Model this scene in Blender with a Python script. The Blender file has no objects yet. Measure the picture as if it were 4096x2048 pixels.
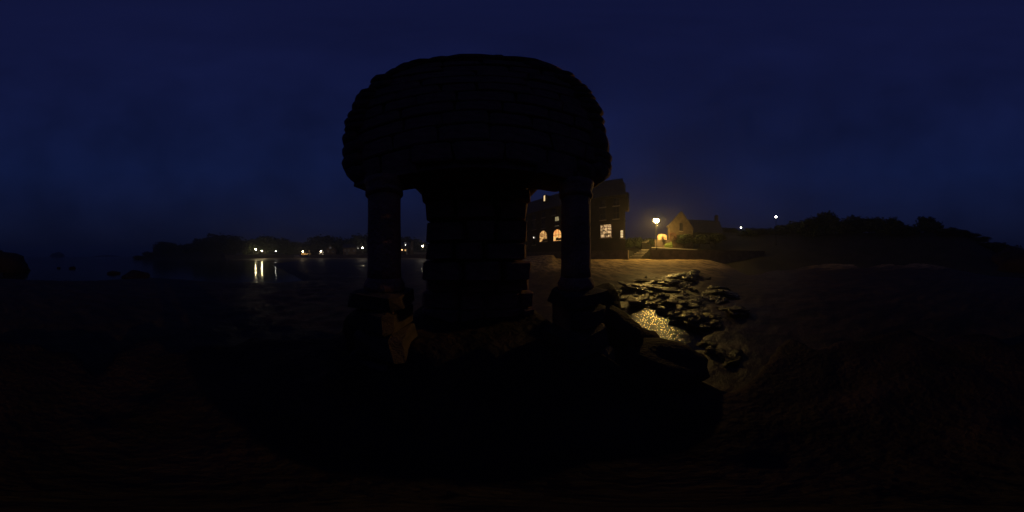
import bpy, bmesh, math, random
from mathutils import Vector, noise, Matrix
R = math.radians
random.seed(7)
sc = bpy.context.scene
col = sc.collection

# ------------------------------------------------------------------ camera
CH = 2.4                                   # eye height above the sea
cd = bpy.data.cameras.new('camera'); cam = bpy.data.objects.new('camera', cd); col.objects.link(cam)
cd.type = 'PANO'
sc.render.engine = 'CYCLES'
for holder in (cd, getattr(cd, 'cycles', None)):
    if hasattr(holder, 'panorama_type'): holder.panorama_type = 'EQUIRECTANGULAR'
cam.location = (0, 0, CH); cam.rotation_euler = (R(90), 0, 0)
cd.clip_start = 0.05; cd.clip_end = 20000
sc.camera = cam

# ------------------------------------------------------------------ night sky
SKY = 1.0
w = bpy.data.worlds.new('World'); sc.world = w; w.use_nodes = True
nt = w.node_tree; N = nt.nodes; L = nt.links
bg = N['Background']
tc = N.new('ShaderNodeTexCoord')
sky = N.new('ShaderNodeTexSky'); sky.sky_type = 'NISHITA'; sky.sun_disc = False
sky.sun_elevation = R(-4.0); sky.sun_rotation = R(110); sky.ozone_density = 6.0; sky.dust_density = 0.2
sx = N.new('ShaderNodeSeparateXYZ'); L.new(tc.outputs['Generated'], sx.inputs[0])
ramp = N.new('ShaderNodeValToRGB'); L.new(sx.outputs['Z'], ramp.inputs[0])
cr = ramp.color_ramp
cr.elements[0].position = 0.0; cr.elements[0].color = (.0040, .0050, .0135, 1)
cr.elements[1].position = 1.0; cr.elements[1].color = (.0054, .0080, .0440, 1)
e = cr.elements.new(.18); e.color = (.0046, .0074, .0290, 1)
e = cr.elements.new(.5); e.color = (.0048, .0102, .0500, 1)
nz = N.new('ShaderNodeTexNoise'); nz.inputs['Scale'].default_value = 1.9; nz.inputs['Detail'].default_value = 7; nz.inputs['Roughness'].default_value = .58
L.new(tc.outputs['Generated'], nz.inputs['Vector'])
mr = N.new('ShaderNodeMapRange'); mr.inputs[1].default_value = .3; mr.inputs[2].default_value = .7
mr.inputs[3].default_value = .66; mr.inputs[4].default_value = 1.16
L.new(nz.outputs['Fac'], mr.inputs[0])
mul = N.new('ShaderNodeVectorMath'); mul.operation = 'MULTIPLY'
L.new(ramp.outputs[0], mul.inputs[0]); L.new(mr.outputs[0], mul.inputs[1])
sk2 = N.new('ShaderNodeVectorMath'); sk2.operation = 'SCALE'; sk2.inputs['Scale'].default_value = .010
L.new(sky.outputs[0], sk2.inputs[0])
add = N.new('ShaderNodeVectorMath'); add.operation = 'ADD'
L.new(mul.outputs[0], add.inputs[0]); L.new(sk2.outputs[0], add.inputs[1])
L.new(add.outputs[0], bg.inputs['Color']); bg.inputs['Strength'].default_value = SKY
sc.view_settings.view_transform = 'Standard'; sc.view_settings.look = 'None'
sc.view_settings.exposure = 0; sc.view_settings.gamma = 1
sc.render.engine = 'CYCLES'
sc.cycles.use_denoising = True
sc.cycles.max_bounces = 6
sc.cycles.caustics_reflective = False; sc.cycles.caustics_refractive = False

# ------------------------------------------------------------------ helpers
def azr(px): return (px - 2048) / 4096 * 2 * math.pi
def elr(py): return (1024 - py) / 2048 * math.pi
def pt(px, py, d):
    a = azr(px); return Vector((d * math.sin(a), d * math.cos(a), CH + d * math.tan(elr(py))))
def gxy(px, d): a = azr(px); return d * math.sin(a), d * math.cos(a)
def S(t): t = max(0., min(1., t)); return t * t * (3 - 2 * t)
def fb(x, y, z=0., o=3):
    v = 0; a = 1
    for i in range(o):
        v += a * noise.noise(Vector((x, y, z))); x *= 2.1; y *= 2.1; z *= 2.1; a *= .5
    return v

def tag(o, label=None, cat=None, group=None, kind=None):
    if label: o['label'] = label
    if cat: o['category'] = cat
    if group: o['group'] = group
    if kind: o['kind'] = kind
    return o
def empty(name, loc, rz=0, label=None, cat=None, group=None):
    o = bpy.data.objects.new(name, None); col.objects.link(o); o.location = loc; o.rotation_euler = (0, 0, rz)
    o.empty_display_size = .2
    return tag(o, label, cat, group)
def link(name, me, parent=None, loc=None, rot=None, scale=None):
    o = bpy.data.objects.new(name, me); col.objects.link(o)
    if parent: o.parent = parent
    if loc is not None: o.location = loc
    if rot is not None: o.rotation_euler = rot
    if scale is not None: o.scale = scale
    return o
ORD = ['first', 'second', 'third', 'fourth', 'fifth', 'sixth', 'seventh', 'eighth', 'ninth', 'tenth', 'eleventh', 'twelfth', 'thirteenth', 'fourteenth', 'fifteenth', 'sixteenth', 'seventeenth', 'eighteenth', 'nineteenth', 'twentieth', 'twenty-first', 'twenty-second', 'twenty-third', 'twenty-fourth', 'twenty-fifth', 'twenty-sixth', 'twenty-seventh', 'twenty-eighth', 'twenty-ninth', 'thirtieth']
class MB:
    def __init__(s): s.v = []; s.f = []
    def add(s, vs, fs):
        b = len(s.v); s.v += [tuple(v) for v in vs]; s.f += [tuple(b + i for i in f) for f in fs]; return s
    def box(s, x0, x1, y0, y1, z0, z1):
        return s.add([(x0,y0,z0),(x1,y0,z0),(x1,y1,z0),(x0,y1,z0),(x0,y0,z1),(x1,y0,z1),(x1,y1,z1),(x0,y1,z1)],
                     [(0,3,2,1),(4,5,6,7),(0,1,5,4),(1,2,6,5),(2,3,7,6),(3,0,4,7)])
    def hexa(s, lo, hi):      # two quads (bottom, top)
        return s.add(list(lo) + list(hi), [(0,3,2,1),(4,5,6,7),(0,1,5,4),(1,2,6,5),(2,3,7,6),(3,0,4,7)])
    def prism(s, poly, y0, y1):   # polygon in xz, extruded in y
        n = len(poly)
        vs = [(x, y0, z) for x, z in poly] + [(x, y1, z) for x, z in poly]
        return s.add(vs, [tuple(range(n)), tuple(range(2*n-1, n-1, -1))] + [(i, i + n, (i+1) % n + n, (i+1) % n) for i in range(n)])
    def lathe(s, prof, n=16, c=(0,0,0)):
        vs = []
        for r, z in prof:
            for k in range(n):
                a = 2*math.pi*k/n; vs.append((c[0] + r*math.cos(a), c[1] + r*math.sin(a), c[2] + z))
        fs = []
        for i in range(len(prof)-1):
            for k in range(n):
                fs.append((i*n+k, i*n+(k+1) % n, (i+1)*n+(k+1) % n, (i+1)*n+k))
        fs.append(tuple(range(n-1, -1, -1))); fs.append(tuple(range((len(prof)-1)*n, len(prof)*n)))
        return s.add(vs, fs)
    def tube(s, a, b, r0, r1, n=6):
        a = Vector(a); b = Vector(b); d = (b-a).normalized()
        u = d.orthogonal().normalized(); v = d.cross(u); vs = []
        for p, r in ((a, r0), (b, r1)):
            for k in range(n):
                t = 2*math.pi*k/n; vs.append(p + u*(r*math.cos(t)) + v*(r*math.sin(t)))
        return s.add(vs, [(k, (k+1) % n, (k+1) % n + n, k+n) for k in range(n)] + [tuple(range(n-1,-1,-1)), tuple(range(n, 2*n))])
    def mesh(s, name, mat, smooth=False):
        me = bpy.data.meshes.new(name); me.from_pydata(s.v, [], s.f); me.materials.append(mat)
        if smooth: me.polygons.foreach_set('use_smooth', [True]*len(me.polygons))
        me.update(); return me
    def build(s, name, mat, parent=None, smooth=False, **k):
        return link(name, s.mesh(name, mat, smooth), parent, **k)

# ------------------------------------------------------------------ materials
def M(name, c1, c2=None, scale=3., rough=.8, bump=0., bscale=None, spec=.4, coords='Object', rough2=None, metal=0.):
    m = bpy.data.materials.new(name); m.use_nodes = True; nt = m.node_tree; b = nt.nodes['Principled BSDF']
    b.inputs['Roughness'].default_value = rough; b.inputs['Specular IOR Level'].default_value = spec; b.inputs['Metallic'].default_value = metal
    c2 = c2 or tuple(x*.7 for x in c1)
    t = nt.nodes.new('ShaderNodeTexCoord'); n = nt.nodes.new('ShaderNodeTexNoise')
    n.inputs['Scale'].default_value = scale; n.inputs['Detail'].default_value = 6
    nt.links.new(t.outputs[coords], n.inputs['Vector'])
    r = nt.nodes.new('ShaderNodeValToRGB'); r.color_ramp.elements[0].position = .35; r.color_ramp.elements[1].position = .68
    r.color_ramp.elements[0].color = (*c2, 1); r.color_ramp.elements[1].color = (*c1, 1)
    nt.links.new(n.outputs['Fac'], r.inputs[0]); nt.links.new(r.outputs[0], b.inputs['Base Color'])
    if rough2 is not None:
        q = nt.nodes.new('ShaderNodeMapRange'); q.inputs[1].default_value = .35; q.inputs[2].default_value = .65
        q.inputs[3].default_value = rough; q.inputs[4].default_value = rough2
        nt.links.new(n.outputs['Fac'], q.inputs[0]); nt.links.new(q.outputs[0], b.inputs['Roughness'])
    if bump:
        n2 = nt.nodes.new('ShaderNodeTexNoise'); n2.inputs['Scale'].default_value = bscale or scale*4; n2.inputs['Detail'].default_value = 8
        nt.links.new(t.outputs[coords], n2.inputs['Vector'])
        bp = nt.nodes.new('ShaderNodeBump'); bp.inputs['Strength'].default_value = bump; bp.inputs['Distance'].default_value = .05
        nt.links.new(n2.outputs['Fac'], bp.inputs['Height']); nt.links.new(bp.outputs[0], b.inputs['Normal'])
    return m
def emit(name, c, strength):
    m = bpy.data.materials.new(name); m.use_nodes = True; b = m.node_tree.nodes['Principled BSDF']
    b.inputs['Base Color'].default_value = (*[min(.8, x) for x in c], 1)
    b.inputs['Emission Color'].default_value = (*c, 1); b.inputs['Emission Strength'].default_value = strength
    return m
def room(name, c1, c2, strength, scale=2.5):
    """a lit room seen through a pane: patchy furniture and wall tones that glow"""
    m = emit(name, c1, strength); nt = m.node_tree; b = nt.nodes['Principled BSDF']
    t = nt.nodes.new('ShaderNodeTexCoord'); v = nt.nodes.new('ShaderNodeTexVoronoi'); v.distance = 'CHEBYCHEV'
    v.inputs['Scale'].default_value = scale
    nt.links.new(t.outputs['Object'], v.inputs['Vector'])
    s = nt.nodes.new('ShaderNodeSeparateXYZ'); nt.links.new(v.outputs['Color'], s.inputs[0])
    r = nt.nodes.new('ShaderNodeValToRGB'); r.color_ramp.elements[0].color = (*c2, 1); r.color_ramp.elements[1].color = (*c1, 1)
    r.color_ramp.elements[0].position = .1; r.color_ramp.elements[1].position = .75
    nt.links.new(s.outputs[0], r.inputs[0]); nt.links.new(r.outputs[0], b.inputs['Emission Color'])
    return m

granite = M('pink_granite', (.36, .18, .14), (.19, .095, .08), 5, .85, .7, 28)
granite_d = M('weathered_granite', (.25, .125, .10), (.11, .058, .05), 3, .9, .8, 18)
rock_m = M('wet_dark_rock', (.042, .022, .023), (.018, .011, .012), 1.6, .8, 1.0, 14, spec=.15)
weed_m = M('wet_seaweed_rock', (.020, .017, .010), (.007, .007, .005), 4, .22, 1.0, 22, rough2=.5, spec=.45)
wall_stone = M('quay_stone', (.16, .12, .095), (.08, .06, .05), 1.2, .9, .6, 6)
pale_stone = M('pale_granite', (.42, .35, .28), (.26, .21, .17), 4, .8, .4, 20)
plaster = M('pale_render', (.19, .135, .08), (.10, .072, .045), 1.5, .9, .2, 12)
hotel_m = M('hotel_granite', (.06, .043, .034), (.035, .025, .02), .8, .9, .5, 5)
slate = M('slate', (.045, .047, .055), (.02, .021, .026), 3, .6, .4, 10)
dark_metal = M('dark_painted_metal', (.02, .022, .02), (.012, .013, .012), 8, .5)
post_m = M('matt_black_post', (.006, .006, .006), (.004, .004, .004), 8, .95, spec=.1)
frame_m = M('dark_window_frame', (.035, .015, .01), (.02, .01, .008), 8, .6)
glass_d = M('dark_window_glass', (.006, .007, .009), (.004, .004, .006), 2, .08, spec=.5)
bark = M('bark', (.06, .045, .03), (.025, .02, .015), 6, .9, .6, 20)
leaf = M('leaves', (.055, .075, .028), (.02, .03, .012), .8, .75)
needle = M('pine_needles', (.03, .05, .022), (.012, .022, .01), .8, .8)
grass_m = M('lawn_grass', (.10, .13, .025), (.06, .085, .02), 8, .9, .6, 40)
earth = M('hill_earth', (.026, .021, .015), (.011, .010, .007), .4, .95, .6, 3)
white_paint = M('white_paint', (.72, .70, .66), (.55, .53, .49), 2, .6)
step_m = M('dark_step_stone', (.018, .014, .01), (.010, .008, .006), 3, .9, .5, 10)  # step bodies darkened so only the painted lit edges show
white_stone = M('lit_edge_granite', (.6, .54, .45), (.45, .4, .33), 4, .8, .3, 20)  # whitened: lamplight on the step edges and coping is put into the colour
brick_red = M('brown_wood', (.09, .04, .025), (.05, .022, .014), 4, .7)

def water(name, rough, bump, tint=(.004, .007, .010), scale=(1, 1, 1), bscale=.9, detail=5):
    m = M(name, tint, tint, 1, rough, 0, spec=.5); nt = m.node_tree; b = nt.nodes['Principled BSDF']
    b.inputs['IOR'].default_value = 1.33
    t = nt.nodes.new('ShaderNodeTexCoord'); mp = nt.nodes.new('ShaderNodeMapping'); mp.inputs['Scale'].default_value = scale
    nt.links.new(t.outputs['Object'], mp.inputs[0])
    n = nt.nodes.new('ShaderNodeTexNoise'); n.inputs['Scale'].default_value = bscale; n.inputs['Detail'].default_value = detail
    nt.links.new(mp.outputs[0], n.inputs['Vector'])
    bp = nt.nodes.new('ShaderNodeBump'); bp.inputs['Strength'].default_value = bump; bp.inputs['Distance'].default_value = .1
    nt.links.new(n.outputs['Fac'], bp.inputs['Height']); nt.links.new(bp.outputs[0], b.inputs['Normal'])
    return m
sea_m = water('sea_water', .13, .22, bscale=1.4)
pool_m = water('pool_water', .16, .10, bscale=3)

def beach_material():
    m = bpy.data.materials.new('beach_sand'); m.use_nodes = True; nt = m.node_tree; N = nt.nodes; L = nt.links
    b = N['Principled BSDF']; g = N.new('ShaderNodeNewGeometry'); s = N.new('ShaderNodeSeparateXYZ'); L.new(g.outputs['Position'], s.inputs[0])
    n = N.new('ShaderNodeTexNoise'); n.inputs['Scale'].default_value = .45; n.inputs['Detail'].default_value = 7; n.inputs['Roughness'].default_value = .6
    mp = N.new('ShaderNodeMapping'); mp.inputs['Rotation'].default_value = (0, 0, R(55)); mp.inputs['Scale'].default_value = (1.6, .55, 1)
    L.new(g.outputs['Position'], mp.inputs[0]); L.new(mp.outputs[0], n.inputs['Vector'])
    a = N.new('ShaderNodeMath'); a.operation = 'MULTIPLY_ADD'; a.inputs[1].default_value = 1.1; L.new(n.outputs['Fac'], a.inputs[0]); L.new(s.outputs['Z'], a.inputs[2])
    wet = N.new('ShaderNodeMapRange'); wet.inputs[1].default_value = 1.15; wet.inputs[2].default_value = 1.75; wet.inputs[3].default_value = 1; wet.inputs[4].default_value = 0
    L.new(a.outputs[0], wet.inputs[0])
    # speckle colour
    n2 = N.new('ShaderNodeTexNoise'); n2.inputs['Scale'].default_value = 1.3; n2.inputs['Detail'].default_value = 8; n2.inputs['Roughness'].default_value = .65
    L.new(mp.outputs[0], n2.inputs['Vector'])
    cr = N.new('ShaderNodeValToRGB'); cr.color_ramp.elements[0].position = .40; cr.color_ramp.elements[1].position = .60
    cr.color_ramp.elements[0].color = (.085, .058, .032, 1); cr.color_ramp.elements[1].color = (.42, .30, .15, 1); L.new(n2.outputs['Fac'], cr.inputs[0])
    wc = N.new('ShaderNodeMix'); wc.data_type = 'RGBA'; wc.blend_type = 'MULTIPLY'; wc.inputs['B'].default_value = (.12, .095, .09, 1)
    L.new(wet.outputs[0], wc.inputs['Factor']); L.new(cr.outputs[0], wc.inputs['A']); L.new(wc.outputs['Result'], b.inputs['Base Color'])
    rr = N.new('ShaderNodeMapRange'); rr.inputs[3].default_value = .9; rr.inputs[4].default_value = .58; L.new(wet.outputs[0], rr.inputs[0]); film = N.new('ShaderNodeMapRange'); film.inputs[1].default_value = 2.6; film.inputs[2].default_value = 6.0; film.inputs[3].default_value = .42; film.inputs[4].default_value = 1.
    dv = N.new('ShaderNodeVectorMath'); dv.operation = 'DISTANCE'; dv.inputs[1].default_value = (3.9, 3.3, .25); L.new(g.outputs['Position'], dv.inputs[0])
    dn = N.new('ShaderNodeMath'); dn.operation = 'MULTIPLY_ADD'; dn.inputs[1].default_value = 3.0; L.new(n.outputs['Fac'], dn.inputs[0]); L.new(dv.outputs['Value'], dn.inputs[2])
    L.new(dn.outputs[0], film.inputs[0]); rm = N.new('ShaderNodeMath'); rm.operation = 'MULTIPLY'; L.new(rr.outputs[0], rm.inputs[0]); L.new(film.outputs[0], rm.inputs[1]); L.new(rm.outputs[0], b.inputs['Roughness'])
    b.inputs['Specular IOR Level'].default_value = .28
    n3 = N.new('ShaderNodeTexNoise'); n3.inputs['Scale'].default_value = 7; n3.inputs['Detail'].default_value = 6; n3.inputs['Roughness'].default_value = .7; L.new(g.outputs['Position'], n3.inputs['Vector'])
    bp = N.new('ShaderNodeBump'); bp.inputs['Strength'].default_value = .8; bp.inputs['Distance'].default_value = .06
    L.new(n3.outputs['Fac'], bp.inputs['Height']); L.new(bp.outputs[0], b.inputs['Normal'])
    return m
beach_m = beach_material()

# ------------------------------------------------------------------ setting: sea, beach, land
NX, NY = .824, .567                      # direction from the camera straight to the quay
QD = 24.5                                # how far the foot of the quay is
def shore_d(a):                          # far shore (degrees azimuth -> metres)
    if a < -100: return 110
    if a < -28: return 110 - (a + 100) / 72 * 25
    if a < 12: return 85 - (a + 28) / 40 * 44
    return 41
def beach_z(x, y):
    r = math.hypot(x, y); a = math.degrees(math.atan2(x, y))
    q = x*NX + y*NY
    z = .32 + 1.55 * S((q - 6) / (QD - 7)) * S((a + 25) / 40 if a < 60 else 1 - (a - 66)/18)
    if -100 < a < 15:
        D = shore_d(a); z += .9 * S((r - D + 26) / 24) * S((a + 96) / 12)
    A = min((-x - 12) / 7, (6 - y) / 4)
    B = (-.42*x - .9*y - 13) / 6
    z -= 1.1 * S(max(A, B)) * (1 if not (-100 < a < -74) else 1 - S((r - 88) / 14))
    if a > 95: z += 1.2 * S((r - 17) / 14) * S((a - 95) / 12) * S((182 - a) / 14)
    z += .07 * fb(x*.35, y*.35, 3) + .045 * fb(x*1.9, y*1.9, 9)
    # the shallow wet channel before the outcrop
    t = (x - 3.9)*.537 + (y - 3.15)*.844; n_ = (x - 3.9)*.844 - (y - 3.15)*.537
    z -= .24 * (1 - S(math.hypot(t/3.0, (n_ - .07*t*t)/1.15)))
    return z
def polar(name, mat, a0, a1, na, rs, zf, kind='structure', smooth=True, parent=None):
    v = []; f = []; full = abs(a1 - a0 - 360) < 1e-6; nr = len(rs)
    cnt = na if full else na + 1
    for i in range(cnt):
        a = R(a0 + (a1 - a0)*i/na)
        for r in rs:
            rr = r(math.degrees(a)) if callable(r) else r
            x, y = rr*math.sin(a), rr*math.cos(a); v.append((x, y, zf(x, y)))
    for i in range(na):
        j = (i + 1) % cnt
        for k in range(nr - 1):
            f.append((i*nr+k, i*nr+k+1, j*nr+k+1, j*nr+k))
    me = bpy.data.meshes.new(name); me.from_pydata(v, [], f); me.materials.append(mat)
    if smooth: me.polygons.foreach_set('use_smooth', [True]*len(f))
    me.update(); o = link(name, me, parent)
    return tag(o, kind=kind)
polar('sea', sea_m, -180, 180, 72, [.0005, 8, 20, 60, 200, 700, 1500], lambda x, y: 0.0, smooth=False)
rs = [.8 * (135/.8)**(k/170) for k in range(171)]
b_ = polar('sand_beach', beach_m, -180, 180, 420, rs, beach_z)

def far_land(x, y):
    a = math.degrees(math.atan2(x, y)); r = math.hypot(x, y); D = shore_d(a)
    return 3.05 + 4.5*S((r - D - 14)/60) + .3*fb(x*.05, y*.05, 2) * S((r-D-10)/20)
polar('far_shore_land', earth, -101, 12, 150, [lambda a: shore_d(a)+.9, lambda a: shore_d(a)+6, lambda a: shore_d(a)+14, lambda a: shore_d(a)+24, lambda a: shore_d(a)+40, lambda a: shore_d(a)+70, 260, 400], far_land)
def head_land(x, y):
    a = math.degrees(math.atan2(x, y)); r = math.hypot(x, y)
    return -.6 + (4.6*S((r-106)/10) + 4*S((r-116)/40)) * S((a+134)/16) + .5*fb(x*.08, y*.08, 5)
polar('wooded_headland', earth, -136, -100.4, 60, [103, 106, 109, 112, 116, 122, 130, 145, 170, 220, 300], head_land)
def hill_z(x, y):
    a = math.degrees(math.atan2(x, y)); r = math.hypot(x, y)
    s = S((a-60)/14) * S((181 - a)/26)
    return .2 + (10.0*S((r-19)/36) + 3*S((r-50)/60)) * s + .5*fb(x*.12, y*.12, 8)
polar('hill', earth, 64, 181, 150, [17, 19, 21, 23, 25, 27, 29, 31, 34, 37, 41, 45, 50, 56, 64, 75, 95, 140, 220], hill_z)

# terraces behind the quay: lower walk, upper bank
U = Vector((NY, -NX, 0)); NN = Vector((NX, NY, 0))   # along the quay to the right, and inland
RQ = math.atan2(-NX, NY)
def along(px, q):                        # s coordinate on the line q at this column of the photo
    a = azr(px); d = q/(math.sin(a)*NX + math.cos(a)*NY); x, y = d*math.sin(a), d*math.cos(a); return x*U.x + y*U.y
def distq(px, q):
    a = azr(px); return q/(math.sin(a)*NX + math.cos(a)*NY)
def frame(q, s=0, z=0): p = NN*q + U*s; return (p.x, p.y, z)
s_stair0, s_stair1 = along(2524, 26.5), along(2606, 26.5)
s_right = along(3060, QD); s_left = along(2090, QD)
tz = CH + .92                              # level of the quay walk
mb = MB(); mb.box(s_stair1 + 1.0, s_right, QD + .6, 60, -1.0, tz - .06); mb.box(s_left-8, s_stair0 - .2, QD + .6, 60, -1., tz - .06)
mb.box(s_stair0 - .2, s_stair1 + 1.0, 29.6, 60, -1, tz - .06)
tag(mb.build('terrace_ground', earth, rot=(0, 0, RQ)), kind='structure')
def quay(name, s0, s1, label):
    t = empty(name, frame(QD, (s0+s1)/2, 1.0), RQ, label, 'quay wall')
    h = (s1 - s0)/2
    MB().hexa([(-h, 0, -1.2), (h, 0, -1.2), (h, .62, -1.2), (-h, .62, -1.2)], [(-h, .14, tz-1.15), (h, .14, tz-1.15), (h, .62, tz-1.15), (-h, .62, tz-1.15)]).build('wall', wall_stone, t)
    n = int((s1 - s0)/1.1)
    me = MB().box(-.535, .535, .06, .70, 0, .15).mesh('coping_stone', wall_stone)
    for k in range(n):
        link('coping_stone', me, t, loc=(-h + (k+.5)*(s1-s0)/n, 0, tz-1.147 + random.uniform(0, .012)), scale=((s1-s0)/n/1.1, 1, 1))
quay('quay_wall', s_stair1 + .02, s_right, 'dark stone quay wall at the top of the lit sand, right of the steps')
quay('quay_wall', s_left - 8, s_stair0 - .02, 'dark stone quay wall below the tall lit-windowed building')

# steps up through the gap in the quay
st = empty('beach_steps', frame(26.2, (s_stair0+s_stair1)/2, CH - .55), RQ, 'pale stone steps climbing from the sand beside the street lamp', 'steps')
hw = (s_stair1 - s_stair0)/2
ns = 7
for k in range(ns):
    x0 = -hw - .5 + k*.10; x1 = hw + 1.2
    x0 = -hw - .6 + k*.30; x1 = x0 + 2.2 - k*.12
    me = MB().box(x0, x1, k*.5, k*.5 + .9, k*.26 - .9, k*.26 + .12).build('step', step_m, st)
    MB().box(x0, x1, k*.5 - .05, k*.5 + .3, k*.26 + .122, k*.26 + .185).build('nosing', white_stone, me)  # white strip paints the lamplit edge of the step
st2 = empty('upper_steps', frame(33.2, along(2598, 33.2), CH + 2.6), RQ + .35, 'short upper flight of stone steps behind the street lamp', 'steps')
for k in range(5):
    me = MB().box(-1.6 + k*.5, -.6 + k*.5, k*.3, k*.3+.8, k*.2 - 1.6, k*.2 + .12).build('step', step_m, st2)
    MB().box(-1.6 + k*.5, -.6 + k*.5, k*.3 - .035, k*.3 + .3, k*.2 + .122, k*.2 + .19).build('nosing', white_stone, me)  # lit step edge again painted by the white strip
# retaining wall with pale coping that catches the lamp
s0, s1 = along(2606, 26.5), along(2790, 26.5)
rw = empty('retaining_wall', frame(26.5, (s0+s1)/2, tz), RQ, 'low retaining wall with pale coping, right of the beach steps', 'garden wall')
h = (s1-s0)/2
MB().hexa([(-h, 0, -.5), (h, 0, -.5), (h, .5, -.5), (-h, .5, -.5)], [(-h, 0, .42), (h, 0, .02), (h, .5, .02), (-h, .5, .42)]).build('wall', wall_stone, rw)
n = 9
for k in range(n):
    xa, xb = -h + 2*h*k/n + .015, -h + 2*h*(k+1)/n - .015
    za, zb = .425 - .4*k/n, .425 - .4*(k+1)/n
    MB().hexa([(xa, -.06, za), (xb, -.06, zb), (xb, .55, zb), (xa, .55, za)], [(xa, -.06, za+.13), (xb, -.06, zb+.13), (xb, .55, zb+.13), (xa, .55, za+.13)]).build('coping_stone', white_stone, rw)

# upper bank and lawn
mb = MB(); sa, sb = along(2470, 36), along(3000, 36)
mb.hexa([(sa, 34, tz-.3), (sb, 34, tz-.3), (sb, 58, tz-.3), (sa, 58, tz-.3)], [(sa, 34.1, tz+.6), (sb, 34.1, tz+.6), (sb, 46, tz+3.4), (sa, 46, tz+3.4)])
tag(mb.build('upper_bank', earth, rot=(0, 0, RQ)), kind='structure')
p0, p1, p2, p3 = pt(2657, 980, 27.6), pt(2690, 980, 27.6), pt(2686, 966, 29.0), pt(2672, 966, 29.0)
lw = MB().hexa([p0 - Vector((0,0,1.2)), p1 - Vector((0,0,1.2)), p2 - Vector((0,0,1.6)), p3 - Vector((0,0,1.6))], [p0, p1, p2, p3])
tag(lw.build('lawn', grass_m), 'small sloping lawn lit green below the chapel corner', 'lawn', kind='structure')

# ------------------------------------------------------------------ rocks
def rock_mesh(name, mat, seed, sub=3, rough=.28, flat=1., rag=False):
    import bmesh
    bm = bmesh.new(); bmesh.ops.create_icosphere(bm, subdivisions=sub, radius=1)
    o = Vector((seed*7.3, seed*3.1, seed*5.7))
    for v in bm.verts:
        d = v.co.normalized()
        k = 1 + rough*noise.noise(d*1.3 + o) + rough*.5*noise.noise(d*3.1 + o) + rough*.22*noise.noise(d*7 + o)
        if rag: k += .22*noise.noise(d*9 + o) + .14*noise.noise(d*17 + o)
        v.co = d*k
    me = bpy.data.meshes.new(name); bm.to_mesh(me); bm.free(); me.materials.append(mat)
    me.polygons.foreach_set('use_smooth', [True]*len(me.polygons)); return me
def outcrop_z(x, y):                      # relative to the eye
    r = math.hypot(x, y); a = math.degrees(math.atan2(x, y)); ap = a + 12.6
    edge = 3.4 + 1.5*noise.noise(Vector((math.cos(R(a))*1.9, math.sin(R(a))*1.9, 4.2))) + .5*noise.noise(Vector((math.cos(R(a))*5, math.sin(R(a))*5, 1.2)))
    k_ = S((a - 22)/12)*S((100 - a)/25); edge = edge*(1 - k_) + k_*(3.0 - max(0, a-30)/45*.9)
    top = -1.55 + .10*fb(x*1.1, y*1.1, 1, 4)
    lx = x*math.cos(R(12.6)) + y*math.sin(R(12.6)); ly = -x*math.sin(R(12.6)) + y*math.cos(R(12.6))
    c = max(abs(lx)/1.35, abs(ly - 2.0)/1.35)
    top += .75 * (1 - S((c - .55)/.55))
    return top - 1.3*S((r - edge + .7)/.9) - .6*S((r-edge)/2)
rr = [.0005 + 5.6*(k/70)**1.1 for k in range(71)]
polar('rock_outcrop', rock_m, -180, 180, 150, rr, lambda x, y: CH + outcrop_z(x, y))

def boulder(mesh, loc, scale, rz, label, group=None, name='boulder', rx=0.):
    o = link(name, mesh, None, loc, (rx, rx*.5, rz), scale); return tag(o, label, name.replace('_', ' ').split()[-1] if name != 'boulder' else 'boulder', group)
rk = [rock_mesh('boulder', rock_m, s) for s in (1, 2, 3, 4)]
boulder(rk[0], (*gxy(2530, 2.7), CH-1.74), (.60, .45, .44), .4, 'dark rounded rock jutting into the golden glint, right of the oratory')
boulder(rk[1], (*gxy(2440, 2.3), CH-1.30), (.48, .5, .55), 1.2, 'dark rock piled against the foot of the right column')
boulder(rk[2], (*gxy(2590, 1.95), CH-1.56), (.72, .50, .43), 2.0, 'low dark rock ledge nearest the lens below the golden glint')
boulder(rk[3], (*gxy(2395, 2.6), CH-.85), (.35, .4, .42), 2.6, 'dark stone beneath the right column beside the sand')
boulder(rk[1], (*gxy(1530, 2.5), CH-1.25), (.6, .5, .5), .3, 'dark rock at the left foot of the oratory')
boulder(rk[0], (*gxy(545, 17), .15), (2.3, 1.4, .75), .8, 'low dark rock at the near edge of the sea on the left')
boulder(rk[2], (*gxy(455, 22), 0), (1.0, .8, .4), .1, 'small rock awash left of the low shore rock')
boulder(rk[3], (*gxy(290, 31), 0), (.7, .6, .45), .3, 'small rock standing out of the sea below the islet')
boulder(rk[2], (*gxy(235, 31.5), 0), (.6, .4, .3), 1.3, 'tiny flat rock in the sea just left of another')
boulder(rk[1], (*gxy(10, 26), .6), (4.4, 3.6, 2.2), 0.2, 'big dark boulder at the far left edge by the sea')
boulder(rk[0], (*gxy(4060, 34), 1.2), (4.8, 4.2, 3.0), .9, 'big dark boulder at the right edge below the wooded hill')
boulder(rock_mesh('islet', rock_m, 9), (*gxy(228, 420), -1), (20, 15, 14), .2, 'distant dark rocky islet on the sea horizon', name='islet')
boulder(rock_mesh('reef', rock_m, 10), (*gxy(430, 600), -1), (55, 40, 6), .0, 'long low reef on the horizon right of the islet', name='reef')

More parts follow.
